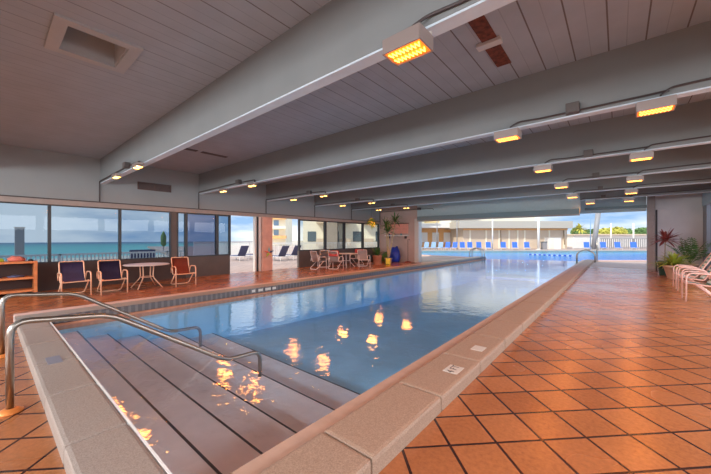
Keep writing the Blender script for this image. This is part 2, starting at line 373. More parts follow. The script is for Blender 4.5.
# basin: floor, walls, steps
bs = new()
steps = [(PY0, 1.10, -.20), (1.10, 1.55, -.36), (1.55, 2.07, -.50), (2.07, 2.83, -.65), (2.83, 3.6, -.82)]
for y0, y1, z in steps: box(bs, PX0, PX1, y0, y1, z-.9, z)
struct('pool_steps', bs, M['tread'])
nb = new()
for y0, y1, z in steps:
    box(nb, PX0, PX1, y1-.018, y1+.003, z-.03, z+.003)
struct('trim_1', nb, M['nosing'])
bf = new()
v = [bf.verts.new(p) for p in ((PX0, 3.5, -1.0), (PX1, 3.5, -1.0), (PX1, 25.8, -1.55), (PX0, 24.3, -1.55))]; bf.faces.new(v)
struct('pool_floor', bf, M['basin'])
bo = new(); v = [bo.verts.new((x, y, -1.3)) for x, y in [(PX1, 25.0), CN]+nearR+[(PX0, 24.0)]]; bo.faces.new(v)
struct('pool_floor', bo, M['basin_out'])
bw = new()
bw2 = new()
box(bw2, PX0-.25, PX0, .3, 24.3, -1.9, -.1); box(bw2, PX1, PX1+.25, .3, 25.7, -1.9, -.06); box(bw2, PX0, PX1, PY0-.25, PY0, -1.9, .08)
struct('pool_wall', bw2, M['basin'])
PP = [CN]+nearR
for a, b in zip(PP, PP[1:]):
    v = [bw.verts.new(p) for p in ((*a, -1.9), (*b, -1.9), (*b, -.004), (*a, -.004))]; bw.faces.new(v)
struct('pool_wall', bw, M['basin_out'])
struct('pool_water', prism(new(), [(PX0-.02, PY0-.02), (PX1+.02, PY0-.02), (PX1+.02, 25.8), (PX0-.02, 24.3)], -2.4, WZ), M['water'])
struct('pool_water', prism(new(), [(PX0, 24.31), (PX1, 25.81)]+nearR[:-1], -2.4, WZ), M['water_out'])

# unseen lamps added in the right pool wall to brighten the water
M['lens'] = mat('added fill lamp lens', (.9, .95, 1), .3, emis=(.75, .92, 1), estr=2)
def pool_fill(p, rz, label, w):
    t = thing('added_lamp', label, 'lamp', p, rz, 'added underwater fill lamps')
    b = lathe(new(), [(.13, 0), (.13, .02), (.10, .03)], 20); bmesh.ops.rotate(b, verts=b.verts, matrix=Matrix.Rotation(-PI/2, 3, 'X')); obj('rim', b, M['steel'], t)
    b = lathe(new(), [(.095, .03), (.06, .04), (.01, .045)], 20); bmesh.ops.rotate(b, verts=b.verts, matrix=Matrix.Rotation(-PI/2, 3, 'X')); obj('lens', b, M['lens'], t)
    l = bpy.data.lights.new('fill_light', 'AREA'); l.shape = 'DISK'; l.size = .25; l.energy = w; l.color = (.38, .82, 1)
    lo_ = bpy.data.objects.new('fill_light', l); COL.objects.link(lo_); lo_.parent = t; lo_.location = (0, .07, 0); lo_.rotation_euler = (PI/2-.35, 0, PI*0)
    lo_.rotation_euler = Vector((0, 1, -.12)).to_track_quat('-Z', 'Y').to_euler()
for k, y in enumerate((4.6, 8.2, 11.8, 15.4, 19.0)):
    pool_fill((PX1-.001, y, -.55), PI/2, 'added round fill lamp, out of view in the right pool wall, %s from the steps' % ('first', 'second', 'third', 'fourth', 'fifth')[k], (8, 9, 14, 24, 36)[k])

# coping
def slabs(name, axis, a0, a1, b0, b1, z0, z1, m, step=1.0, bev=.03, start=None):
    bm = new(); a = a0
    nxt = start if start is not None else a0+step
    while a < a1-1e-4:
        n_ = min(nxt, a1)
        if axis == 'y': box(bm, b0, b1, a, n_-.006, z0, z1, bev=bev)
        else: box(bm, a, n_-.006, b0, b1, z0, z1, bev=bev)
        a = n_; nxt = n_+step
    return struct(name, bm, m)
slabs('trim_2', 'y', cwN, 25.4, -1.62, cwX, -.1, .13, M['coping'], start=.56)
struct('trim_3', bx(PX1-.02, -1.615, PY0+.0, 25.6, -.12, .075), M['ledge'])
slabs('trim_4', 'x', cwL+.9, -1.622, cwN, PY0-.03, -.1, .13, M['coping_near'], start=-6.8)
struct('trim_5', bx(PX0, PX1-.02, PY0-.03, PY0-.012, -.12, .122), M['white'])
struct('trim_6', bx(cwL, cwL+.27, cwN, 24.3, -.1, .13, bev=.015), M['palerose'])
struct('trim_7', bx(cwL+.272, PX0-.03, cwN+.002, 24.3, -.1, .128), M['sage'])
struct('trim_8', bx(PX0-.03, PX0+.0, PY0, 24.3, -.02, .131), M['bandtile'])
struct('trim_9', bx(PX0, PX0+.07, PY0+.02, 24.3, -.12, -.012), M['terracotta'])
for nm, a, b, w in (('trim_10', CN, nearR[0], .5), ('trim_11', nearR[1], nearR[2], -.5), ('trim_12', nearR[3], nearR[4], -.45), ('trim_13', nearR[2], nearR[3], -.45)):
    A, B = Vector(a), Vector(b); d = (B-A).normalized(); n_ = Vector((d.y, -d.x))*abs(w)
    struct(nm, prism(new(), [tuple(A), tuple(B), tuple(B+n_), tuple(A+n_)], -.1, .06), M['palerose'])

# ceiling, beams
BY = [2.37+3.05*k for k in range(7)]
cb0 = new(); _h = (-5.63, -4.95, .63, 1.23)
for a in ((XL-.2, _h[0], YB-.2, 20.9), (_h[1], XR+3, YB-.2, 20.9), (_h[0], _h[1], YB-.2, _h[2]), (_h[0], _h[1], _h[3], 20.9)): box(cb0, *a, ZC, ZC+.25)
struct('ceiling', cb0, M['ceil'])
struct('roof', bx(XL-.2, XR+3, YB-.2, 20.9, ZC+.5, ZC+.7), M['greywall'])
cb = new()

for y in [BY[0]-3.05]+BY[:-1]:
    if y > 17: XL_ = -1.34
    else: XL_ = XL
    b = semp('ceiling_beam')
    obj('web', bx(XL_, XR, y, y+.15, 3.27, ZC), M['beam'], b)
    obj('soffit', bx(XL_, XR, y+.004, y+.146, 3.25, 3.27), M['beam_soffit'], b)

# left wall
struct('wall_left', bx(XL-.2, XL, YB, 17.8, 2.50, ZC), M['wall'])
struct('trim_14', bx(XL-.01, XL+.035, YB, 17.6, 2.49, 2.635), M['fascia'])
struct('trim_15', bx(XL-.01, XL+.045, YB, 17.6, 2.637, 2.665), M['darkline'])
def window(i, y0, y1, z0, z1, gm, fw=.06, low=None, lowm='brown'):
    w = semp('window_%d' % i)
    f = new()
    box(f, XL-.1, XL+.03, y0, y0+fw, z0, z1); box(f, XL-.1, XL+.03, y1-fw, y1, z0, z1)
    box(f, XL-.1, XL+.03, y0+fw, y1-fw, z1-fw, z1); box(f, XL-.1, XL+.03, y0+fw, y1-fw, z0, z0+fw*.7)
    obj('window_frame', f, M['frame'], w)
    obj('pane', bx(XL-.05, XL-.04, y0+fw, y1-fw, z0+fw*.7, z1-fw), M[gm], w)
    return w
LOW = .80
ws = [(-4.5, yat(0)-2.4), (yat(0)-2.4, yat(49.5)), (yat(49.5), yat(120)), (yat(120), yat(171))]
i = 0
for a, b in ws:
    i += 1; window(i, a, b, LOW, 2.49, 'glass', .035)
window(5, yat(177), yat(186), LOW, 2.49, 'glass', .04)
window(6, yat(186), yat(217), LOW, 2.49, 'glassdark', .05)
window(7, yat(217), yat(230.5), LOW, 2.49, 'glass', .06)
struct('wall_left', bx(XL-.14, XL, YB, yat(186), 0, LOW), M['brown'])
struct('wall_left', bx(XL-.14, XL, yat(186)+.01, yat(230), 0, LOW), M['grey_panel'])
struct('wall_left', bx(XL-.15, XL+.02, yat(171)+.005, yat(177)-.005, LOW, 2.49), M['grey_panel'])
# door openings with a pink column between
struct('trim_16', bx(XL-.12, XL+.04, yat(254.5), yat(256), 0, 2.49), M['alu'])
struct('trim_17', bx(XL-.12, XL+.03, yat(256)+.01, yat(258), 0, 2.49), M['frame'])
struct('trim_18', bx(XL-.12, XL+.05, yat(258)+.01, yat(260.5), 0, 2.49), M['alu'])
struct('wall_column', bx(XL-.25, XL+.12, yat(261), yat(271), 0, 2.49), M['pinkwall'])
ny = [299, 325.5, 344.5, 363, 379]
for a, b, g in zip(ny, ny[1:], ('glassclear', 'glasssmoke', 'glassclear', 'glassclear')):
    i += 1; window(i+3, yat(a), yat(b)-.01, .86, 2.49, g, .06)
struct('wall_left', bx(XL-.14, XL, yat(299), 17.6, 0, .86), M['grey_panel'])
struct('wall_left', bx(XL-.14, XL, yat(379), 17.6, .86, 2.49), M['greywall'])
# end wall on the far left, header, end wall on the right
struct('wall_far', bx(XL-.14, -9.72, 17.6, 17.85, 0, ZC), M['rosewall'])
struct('trim_19', bx(-9.85, -9.56, 17.5, 17.9, 0, 2.75), M['alu'])
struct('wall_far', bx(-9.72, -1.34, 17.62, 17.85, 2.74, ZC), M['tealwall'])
struct('shutter_housing', bx(-9.56, -1.34, 17.32, 17.62, 2.62, 2.86), M['housing2'])
struct('trim_20', bx(-9.56, -1.34, 17.32, 17.63, 2.56, 2.618), M['fascia'])
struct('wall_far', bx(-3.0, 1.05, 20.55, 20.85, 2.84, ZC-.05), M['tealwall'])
struct('shutter_housing', bx(-1.34, 1.05, 20.30, 20.55, 2.98, 3.10), M['housing2'])
struct('trim_21', bx(1.07, 1.34, 20.30, 20.80, 0, ZC-.01), M['fascia'])
struct('wall_far', bx(1.34, 6, 20.56, 20.85, 0, ZC), M['greywall'])
struct('trim_22', bx(1.37, 1.43, 20.50, 20.56, 0, 3.0), M['darkline'])
struct('trim_23', bx(1.30, 1.85, 20.42, 20.56, 2.86, 3.0), M['greywall'])
# right wall: columns with a header, open between
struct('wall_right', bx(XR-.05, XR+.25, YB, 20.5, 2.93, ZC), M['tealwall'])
rc = new()
for y in (-4.4, -.9, 2.1, 5.2, 8.3, 11.4, 14.6): box(rc, XR, XR+.22, y, y+.35, 0, 2.93)
struct('wall_right', rc, M['greywall'])
struct('wall_right', bx(XR-.02, XR+.24, 19.75, 20.5, 0, 2.93), M['wall'])
struct('window_12', bx(XR+.10, XR+.12, 14.95, 19.75, 0, 2.93), M['glassdark'])
# wall behind the camera
struct('wall_back', bx(XL-.2, XR+.25, YB-.2, YB, 0, 1.0), M['greywall'])
struct('wall_back', bx(XL-.2, XR+.25, YB-.2, YB, 2.9, ZC), M['greywall'])
bc = new()
for x in (-12.6, -9.5, -6.5, -3.5, -.5, 2.6): box(bc, x, x+.35, YB-.19, YB-.01, 1.0, 2.9)
struct('wall_back', bc, M['greywall'])

# ============================================================ CEILING FITTINGS
hatch = thing('ceiling_hatch', 'square recessed hatch with pale frame set in the ceiling over the near pool end', 'hatch')
hx0, hx1, hy0, hy1 = -5.76, -4.82, .50, 1.36
f = new()
for a in ((hx0, hx0+.13, hy0, hy1), (hx1-.13, hx1, hy0, hy1), (hx0+.13, hx1-.13, hy0, hy0+.13), (hx0+.13, hx1-.13, hy1-.13, hy1)):
    box(f, *a, ZC-.03, ZC)
obj('frame', f, M['ceil_plain'], hatch)
f = new(); A_ = (hx0+.13, hx1-.13, hy0+.13, hy1-.13)
box(f, A_[0]-.02, A_[1]+.02, A_[2]-.02, A_[3]+.02, ZC+.36, ZC+.38)
for a in ((A_[0]-.02, A_[0]+.01, A_[2], A_[3]), (A_[1]-.01, A_[1]+.02, A_[2], A_[3]), (A_[0]+.01, A_[1]-.01, A_[2]-.02, A_[2]+.01), (A_[0]+.01, A_[1]-.01, A_[3]-.01, A_[3]+.02)): box(f, *a, ZC+.0, ZC+.36)
obj('recess_lining', f, M['ceil_plain'], hatch)

gap = thing('ceiling_gap', 'long narrow brown gap in the ceiling boards where planks are missing', 'ceiling gap')
obj('exposed_board', bx(-1.34, -1.16, 3.55, 4.2, ZC-.012, ZC-.001), M['rot'], gap)
obj('exposed_board', bx(-1.36, -1.17, 4.24, 4.86, ZC-.012, ZC-.001), M['rot'], gap)
obj('clip', bx(-1.42, -1.12, 4.12, 4.24, ZC-.05, ZC-.001, bev=.008), M['alu'], gap)
for y0, y1, lb in ((3.62, 3.95, 'shorter dark slot in the ceiling boards above the left poolside'), (4.08, 4.85, 'longer dark slot in the ceiling boards above the left poolside')):
    tag(obj('ceiling_slot', bx(-9.40, -9.23, y0, y1, ZC-.01, ZC-.001), M['darkline']), lb, 'slot')

vt = thing('wall_vent', 'dark slatted air vent high on the left wall above the windows', 'vent')
obj('backing', bx(XL, XL+.02, 3.40, 4.38, 3.22, 3.42), M['darkline'], vt)
f = new()
for k in range(5): box(f, XL+.02, XL+.04, 3.42, 4.36, 3.235+k*.038, 3.255+k*.038)
obj('grille', f, M['vent'], vt)
f = new(); box(f, XL+.0, XL+.045, 3.37, 3.40, 3.2, 3.44); box(f, XL, XL+.045, 4.38, 4.41, 3.2, 3.44); box(f, XL, XL+.045, 3.87, 3.90, 3.2, 3.44); box(f, XL, XL+.045, 3.37, 4.41, 3.19, 3.215); box(f, XL, XL+.045, 3.37, 4.41, 3.425, 3.45)
obj('frame', f, M['vent'], vt)

# quartz heaters
def heater_big(label):
    t = thing('ceiling_heater', label, 'heater', group=None)
    h = new(); w, dd, hh = .17, .11, .06
    for sx in (-1, 1):
        box(h, sx*w-.006, sx*w+.006, -dd, dd, -hh, hh)
    box(h, -w, w, -dd, dd, hh-.01, hh)
    for sy in (-1, 1): box(h, -w, w, sy*dd-.006, sy*dd+.006, -hh, hh)
    obj('housing', h, M['housing'], t)
    obj('reflector', bx(-w+.008, w-.008, -dd+.008, dd-.008, -hh+.012, -hh+.03), M['glow'], t)
    for sy in (-.045, .045):
        pts = [(-w+.03+k*(2*w-.06)/16, sy+(.026 if k % 2 else -.026), -hh+.002) for k in range(17)]
        obj('element', tube(new(), pts, .006, rad=0, n=6), M['elem'], t)
    obj('bracket', bx(-w+.02, w-.02, dd+.0, dd+.03, .02, .12), M['alu'], t)
    l = bpy.data.lights.new('heater_glow', 'AREA'); l.shape = 'RECTANGLE'; l.size = .34; l.size_y = .2; l.energy = 11; l.color = (1, .27, .035)
    lo = bpy.data.objects.new('heater_glow', l); COL.objects.link(lo); lo.parent = t; lo.location = (0, 0, -.09)
    return t
def heater_small(label):
    t = thing('ceiling_heater', label, 'heater')
    h = new(); box(h, -.20, .20, -.07, .07, .0, .05, bev=.01); obj('housing', h, M['housing'], t)
    for sx in (-.1, .1):
        h = lathe(new(), [(.03, .02), (.05, 0), (.085, -.045), (.083, -.045), (.045, -.005)], 14, (sx, 0, 0), cap=False); obj('hood', h, M['hood'], t, True)
        h = lathe(new(), [(.02, -.02), (.05, -.03), (.065, -.045), (.05, -.055), (.01, -.06)], 14, (sx, 0, 0)); obj('bulb', h, M['bulb'], t, True)
    l = bpy.data.lights.new('heater_glow', 'AREA'); l.shape = 'RECTANGLE'; l.size = .46; l.size_y = .28; l.energy = 19; l.color = (1, .27, .035)
    lo = bpy.data.objects.new('heater_glow', l); COL.objects.link(lo); lo.parent = t; lo.location = (0, 0, -.075)
    return t
ordn = ['nearest', 'second', 'third', 'fourth', 'fifth', 'sixth']
HB = {}
big0 = small0 = None
for k, y in enumerate(BY[:6]):
    if k == 5: y -= .06
    for X, side in ((-1.33 if k < 5 else -.95, 'pool-edge'), (.35, 'deck-side')):
        lb = 'glowing orange %s heater over the right deck, %s beam from the camera' % (side, ordn[k])
        p = (X, y-.12, 3.09 if k == 0 else 3.12)
        if big0 is None: big0 = heater_big(lb); big0.location = p; big0['group'] = 'heaters over the right deck'
        else: dup(big0, p, 0, lb)
    for X, side in () if k == 5 else ((-8.62, 'pool-side'), (-10.42, 'window-side')):
        if k == 0: X += .25
        lb = 'amber twin lamp heater on the left, %s one on the %s beam' % (side, ordn[k])
        p = (X, y-.12, 3.16)
        if small0 is None: small0 = heater_small(lb); small0.location = p; small0['group'] = 'twin lamp heaters on the left'
        else: dup(small0, p, 0, lb)
# the copies above skip lamps' own Empty lights only if not parented; cables and boxes per beam
for k, y in enumerate(BY[:6]):
    y -= .004 if k < 5 else .06
    for side, xs, bxx in (('right', (XR-.1, .35, -1.33), -.50), ('left', (XL, -10.42, -8.62), -9.5)):
        t = thing('conduit_run', 'dark cable conduit with junction box along the %s end of the %s beam' % (side, ordn[k]), 'conduit')
        yy = y-.022
        if side == 'left':
            obj('conduit', tube(new(), [(XL+.05, yy, 2.67), (XL+.05, yy, 3.31), (-9.6, yy, 3.34), (-8.62, yy, 3.32), (-8.55, y-.08, 3.23)], .018, rad=.05, n=6), M['darkline'], t)
            obj('junction_box', bx(-9.62, -9.42, y-.12, y, 3.28, 3.42, bev=.008), M['box'], t)
        else:
            obj('conduit', tube(new(), [(XR-.06, yy, 3.37), (.5, yy, 3.345), (.40, y-.09, 3.25)], .014, rad=.05, n=6), M['darkline'], t)
            obj('conduit', tube(new(), [(.48, yy-.01, 3.31), (-.9, yy, 3.31), (-1.2, yy, 3.33), (-1.3, y-.09, 3.25)], .013, rad=.06, n=6), M['darkline'], t)
            obj('junction_box', bx(-.57, -.41, y-.12, y, 3.27, 3.41, bev=.008), M['box'], t)

# ============================================================ POOLSIDE
def handrail(X, label, yb=.14, top=.78, ye=2.1, group=None):
    t = thing('pool_handrail', label, 'handrail', (X, yb, 0))
    obj('rail', tube(new(), [(0, 0, 0.005), (0, 0, top), (0, .70, top-.07), (0, ye-yb-.02, -.13), (0, ye-yb+.5, -.15), (0, ye-yb+.5, -.52)], .027, rad=.13, n=14), M['steel'], t, True)
    obj('flange', lathe(new(), [(.085, 0), (.085, .012), (.05, .03), (.028, .034)], 20), M['copper'], t, True)
    return t
handrail(-4.02, 'stainless steel handrail with orange floor flange, nearest to the camera')
handrail(-5.98, 'stainless steel handrail farther left, beyond the nearest one')

def text_mesh(s, size):
    cu = bpy.data.curves.new('lettering', 'FONT'); cu.body = s; cu.size = size; cu.align_x = 'CENTER'; cu.align_y = 'CENTER'; cu.extrude = .0008
    o = bpy.data.objects.new('tmp', cu); COL.objects.link(o); dg = bpy.context.evaluated_depsgraph_get()
    me = bpy.data.meshes.new_from_object(o.evaluated_get(dg)); bpy.data.objects.remove(o); return me
def depth_marker(loc, rz, label, text, m='marker', sx=.10, sy=.075):
    t = thing('depth_marker', label, 'marker', loc, rz)
    obj('tile', bx(-sx, sx, -sy, sy, 0, .004), M[m], t)
    if text:
        me = text_mesh(text, .11); me.materials.append(M['ink']); o = bpy.data.objects.new('lettering', me); COL.objects.link(o); o.parent = t; o.location = (0, 0, .005)
    return t
def onz(x, y, z=.13):
    d = FPX*(EYE-z)/(y-HY); return px(x, d, z)
p = onz(453.5, 369.5); depth_marker((p.x, p.y, .13), PI/2, 'pale depth marker tile lettered 4 FT on the right coping', '4 FT')
p = onz(478.5, 348.5); depth_marker((p.x, p.y, .13), PI/2, 'small blank pale tile on the right coping beyond the lettered one', None, sx=.09, sy=.07)
p = onz(54, 360); depth_marker((p.x, p.y, .13), 0, 'worn blue grey marker tile set in the near left coping', None, 'markerg', .14, .06)
mk = new()
for a, b in ((-.32, -.22), (-.12, .02), (.1, .28), (.34, .46)): box(mk, PX0, PX0+.004, 5.0+a, 5.0+b, .03, .10)
tag(obj('depth_marking', mk, M['marker']), 'white depth marking blocks on the dark waterline tile at the left pool edge', 'marker')

# ------------------------------------------------ sling armchair, front towards -Y
def armchair(name, label, fm, sm, cat='chair', backz=.88, lean=.17, cushion=None):
    t = thing(name, label, cat)
    for s in (-1, 1):
        x = .29*s
        obj('arm_frame', tube(new(), [(x, -.26, 0), (x, -.25, .62), (x, .20, .60), (x*.93, .26, .40)], .017, rad=.13, n=8), fm, t, True)
    obj('back_frame', tube(new(), [(-.25, -.24, .40), (-.25, .16, .35), (-.25, .16+lean, backz), (.25, .16+lean, backz), (.25, .16, .35), (.25, -.24, .40)], .016, rad=.05, n=8), fm, t, True)
    obj('rear_leg', tube(new(), [(-.27, -.10, .38), (-.27, .33, .018), (.27, .33, .018), (.27, -.10, .38)], .016, rad=.10, n=8), fm, t, True)
    obj('crossbar', tube(new(), [(-.29, -.245, .38), (.29, -.245, .38)], .014, rad=0, n=8), fm, t)
    b = new(); n_ = 6
    path = [(-.23, .405), (-.1, .385), (.08, .36), (.145, .37), (.17, .42), (.16+lean*.35, .55), (.16+lean*.98, backz-.015)]
    vs = []
    for (y, z) in path:
        vs.append([b.verts.new((-.245+.49*i/n_, y+(.015*math.sin(PI*i/n_)), z-.02*math.sin(PI*i/n_))) for i in range(n_+1)])
    for r0, r1 in zip(vs, vs[1:]):
        for i in range(n_): b.faces.new((r0[i], r0[i+1], r1[i+1], r1[i]))
    r = bmesh.ops.solidify(b, geom=b.faces[:], thickness=.008)
    obj('sling', b, sm, t, True)
    if cushion: obj('cushion', bx(-.235, .235, .03+lean*.4, .15+lean*.9, .62, .90, bev=.03), cushion, t, True)
    return t
c1 = armchair('sling_chair', 'navy sling armchair with tan frame beside the wooden shelf', M['tanframe'], M['navy'])
c1.location = (-10.95, 1.52, 0); c1.rotation_euler.z = PI/2+.04; c1['group'] = 'armchairs along the left windows'
dup(c1, (-10.70, 2.27, 0), PI/2, 'navy sling armchair with tan frame, left of the round table')
c3 = armchair('sling_chair', 'rust red sling armchair right of the round table by the windows', M['tanframe'], M['rust'])
c3.location = (-10.72, 4.12, 0); c3.rotation_euler.z = PI/2-.05; c3['group'] = 'armchairs along the left windows'
def round_table(name, label, fm, r=.6, h=.72):
    t = thing(name, label, 'table')
    obj('tabletop', lathe(new(), [(r-.03, h-.03), (r, h-.02), (r, h-.005), (r-.02, h)], 32), M['tabletop'], t)
    for k in range(4):
        a = k*PI/2+PI/4; ca, sa = math.cos(a), math.sin(a)
        obj('leg', tube(new(), [(ca*.20, sa*.20, h-.03), (ca*.18, sa*.18, .32), (ca*.46, sa*.46, .0)], .016, rad=.08, n=8), fm, t, True)
    obj('ring', tube(new(), [(.18*math.cos(q*PI/8), .18*math.sin(q*PI/8), .33) for q in range(17)], .01, rad=0, n=6), fm, t)
    return t
tb = round_table('round_table', 'round patio table with pale top standing by the left windows', M['tanframe']); tb.location = (-11.05, 3.20, 0)

# shelf unit with folded things
sh = thing('shelf_unit', 'low orange wooden shelf unit with open shelves at the left windows', 'shelf')
sx0, sx1, sy0, sy1 = -12.45, -12.0, -1.25, .92
obj('side_panel', bx(sx0, sx1, sy1-.07, sy1, 0, .84, bev=.005), M['wood'], sh); obj('side_panel', bx(sx0, sx1, sy0, sy0+.07, 0, .84, bev=.005), M['wood'], sh)
for z in (.08, .42, .84): obj('shelf', bx(sx0, sx1+.01, sy0+(.0 if z > .8 else .07), sy1-(.0 if z > .8 else .07), z, z+.055, bev=.005), M['wood'], sh)
obj('back_board', bx(sx0-.02, sx0, sy0, sy1, .05, .84), M['wooddark'], sh)
def lump(name, c, s, m, label, cat, seed):
    rnd = random.Random(seed); b = new(); bmesh.ops.create_icosphere(b, subdivisions=3, radius=1)
    ph = [rnd.uniform(0, 6) for _ in range(6)]
    for v in b.verts:
        q = v.co.copy(); k = 1+.12*math.sin(5*q.x+ph[0])*math.sin(4*q.y+ph[1])+.08*math.sin(9*q.y+ph[2]+3*q.z)
        z = q.z*k
        v.co = Vector((q.x*k*s[0], q.y*k*s[1], (max(z, -.55)+.55)*s[2]))
    return tag(obj(name, b, m, None, True, c), label, cat)
lump('folded_cloth', (-12.2, -.03, .896), (.16, .14, .09), M['bluecloth'], 'dark blue bundle of cloth on top of the shelf unit, left of the lime bag', 'cloth', 1)
lump('pouch', (-12.2, .25, .896), (.12, .075, .06), M['lime'], 'lime green pouch on top of the wooden shelf unit', 'pouch', 2)
lump('folded_towel', (-12.22, .54, .896), (.15, .17, .09), M['coral'], 'coral towel heaped on top of the wooden shelf unit', 'towel', 3)
lump('black_bag', (-12.10, .80, .896), (.10, .055, .035), M['blackcloth'], 'flat black bag beside the coral towel on the shelf unit', 'bag', 4)
for k, (y, m, lb) in enumerate(((.55, 'bluecloth', 'slate blue cloth on the middle shelf, nearest its open end'), (.12, 'bluecloth', 'slate blue cloth on the middle shelf, second from the open end'), (-.32, 'blackcloth', 'black cloth on the middle shelf at the picture edge'))):
    lump('folded_cloth', (-12.2, y, .477), (.15, .16, .035), M[m], lb, 'cloth', 10+k)

# wall column ornament
orn = thing('star_ornament', 'colourful star shaped ornament hanging on the pink column', 'ornament', (XL+.20, yat(266.5), .85))
for k in range(5):
    a = PI/2+k*2*PI/5; b = new(); ca, sa = math.cos(a), math.sin(a); w = .07
    v = [b.verts.new(q) for q in ((0, ca*0-sa*w, sa*0+ca*w), (0, sa*w, -ca*w), (0.01, ca*.30, sa*.30), (.06, ca*.05, sa*.05))]
    for f_ in ((0, 1, 3), (0, 3, 2), (1, 2, 3), (0, 2, 1)): b.faces.new([v[q] for q in f_])
    obj('arm', b, (M['teal'], M['coral'], M['yleaf'], M['orange'], M['bluecloth'])[k], orn)
obj('button', lathe(new(), [(.01, -.05), (.06, -.03), (.06, .03), (.01, .06)], 12), M['coral'], orn)

# dining set in the far corner: white frames, red cushions
dt = round_table('dining_table', 'round dining table with pale top amid the white chairs in the far corner', M['whiteframe'], .62, .72); dt.location = (-11.0, 12.3, 0)
M['whitesling'] = mat('off white sling', (.50, .42, .40), .7)
wc = armchair('dining_chair', 'off white dining chair at the near left of the far table', M['whiteframe'], M['whitesling'])
wr = armchair('dining_chair', 'off white dining chair with red cushion nearest the pool at the far table', M['whiteframe'], M['whitesling'], cushion=M['red']); wr['group'] = 'white chairs round the far table'
wc['group'] = 'white chairs round the far table'
spots = [(-11.25, 10.55, PI-.1, None), (-10.72, 11.22, PI+.3, 'RED'),
         (-11.95, 11.6, -PI/2-.6, 'off white dining chair between the far table and the windows, nearer one'), (-10.3, 12.9, .9, 'off white dining chair on the pool side of the far table, far one'),
         (-11.2, 13.45, .1, 'off white dining chair with red cushion behind the far table, nearest the terracotta pot')]
for k, (x, y, rz, lb) in enumerate(spots):
    if k == 0: wc.location = (x, y, 0); wc.rotation_euler.z = rz
    elif k == 1: wr.location = (x, y, 0); wr.rotation_euler.z = rz
    else: dup(wr if 'cushion' in lb else wc, (x, y, 0), rz, lb)

# lounge chairs along the right side
rcx = armchair('strap_chair', 'pale pink framed strap armchair nearest on the right deck', M['pinkframe'], M['mint'], backz=1.0, lean=.38)
rcx.scale = (1.03, 1.0, 1.1); rcx['group'] = 'strap armchairs on the right deck'; rcx.location = (1.50, 11.08, 0); rcx.rotation_euler.z = -PI/2
for k, (y, lb) in enumerate(((12.5, 'second'), (13.55, 'farthest'))):
    dup(rcx, (1.58, y, 0), -PI/2, 'pale pink framed strap armchair on the right deck, %s in the row' % lb)

# ------------------------------------------------ plants
def frond(bm, base, direction, length, width, droop, n=6):
    d = Vector(direction).normalized(); side = d.cross(Vector((0, 0, 1)))
    if side.length < .1: side = Vector((1, 0, 0))
    side.normalize(); prev = None
    for i in range(n+1):
        t = i/n; p = Vector(base)+d*length*t+Vector((0, 0, -droop*length*t*t))
        w = width*math.sin(PI*(.12+.86*t))**.8 if t < 1 else .001
        a = bm.verts.new(p-side*w/2); m_ = bm.verts.new(p+Vector((0, 0, -.12*w))); b = bm.verts.new(p+side*w/2)
        if prev:
            bm.faces.new((prev[0], prev[1], m_, a)); bm.faces.new((prev[1], prev[2], b, m_))
        prev = (a, m_, b)
def tuft(n, length, width, elev=(.2, 1.3), droop=.3, c=(0, 0, 0), seed=0, spread=1):
    rnd = random.Random(seed); b = new()
    for k in range(n):
        a = k*2.399+rnd.uniform(-.2, .2); el = rnd.uniform(*elev)
        frond(b, c, (math.cos(a)*math.cos(el)*spread, math.sin(a)*math.cos(el)*spread, math.sin(el)), length*rnd.uniform(.7, 1.1), width, droop*rnd.uniform(.6, 1.4))
    return b
def pinnate(n, length, c, seed, elev=(.5, 1.2), droop=.5, lw=.025, ll=.22):
    rnd = random.Random(seed); b = new()
    for k in range(n):
        a = k*2.399; el = rnd.uniform(*elev); d = Vector((math.cos(a)*math.cos(el), math.sin(a)*math.cos(el), math.sin(el))); Lh = length*rnd.uniform(.75, 1.1)
        side = d.cross(Vector((0, 0, 1))).normalized(); pp = []
        for i in range(11):
            t = i/10; pp.append(Vector(c)+d*Lh*t+Vector((0, 0, -droop*Lh*t*t)))
        tube(b, pp, .006, rad=0, n=4)
        for i in range(2, 11):
            for s in (-1, 1):
                l_ = ll*math.sin(PI*(.15+.75*i/10)); q = pp[i]; e_ = q+side*s*l_+d*l_*.5+Vector((0, 0, -.25*l_))
                w_ = d*lw; v = [b.verts.new(q-w_/2), b.verts.new((q+e_)/2-w_), b.verts.new(e_), b.verts.new((q+e_)/2+w_)]; b.faces.new(v)
    return b
def pot(t, r, h, m, flare=.75):
    obj('pot', lathe(new(), [(r*flare*.95, 0), (r*flare, .01), (r*.96, h*.85), (r*1.04, h*.86), (r*1.04, h), (r*.92, h), (r*.90, h-.05)], 24, cap=False), m, t, True)
    obj('soil', lathe(new(), [(.01, h-.06), (r*.9, h-.055)], 24, cap=False), M['soil'], t)
    obj('pot_base', lathe(new(), [(.0, .004), (r*flare*.95, .004)], 24, cap=False), m, t)
# right corner
t = thing('potted_cordyline', 'red leaved cordyline in dark green glazed pot by the right end wall', 'plant', (1.46, 17.9, 0)); pot(t, .24, .58, M['greenpot'], .7)
obj('stem', tube(new(), [(0, 0, .5), (.02, 0, 1.44)], .02, rad=0, n=6), M['bark'], t)
obj('foliage', tuft(64, .70, .085, (-.1, 1.4), .3, (.02, 0, 1.42), 3), M['redleaf'], t)
t = thing('potted_fern', 'bushy yellow green fern in tan clay pot beside the red cordyline', 'plant', (1.60, 16.55, 0)); pot(t, .30, .50, M['tanpot'], .6)
obj('foliage', tuft(150, .85, .06, (.3, 1.5), .45, (0, 0, .48), 4), M['yleaf'], t)
t = thing('potted_palm', 'loose green palm with arching fronds near the right wall column', 'plant', (2.3, 18.9, 0)); pot(t, .24, .45, M['tanpot'])
obj('foliage', pinnate(18, 1.45, (0, 0, .45), 5, (.8, 1.5), .3, .022, .22), M['leaf'], t)
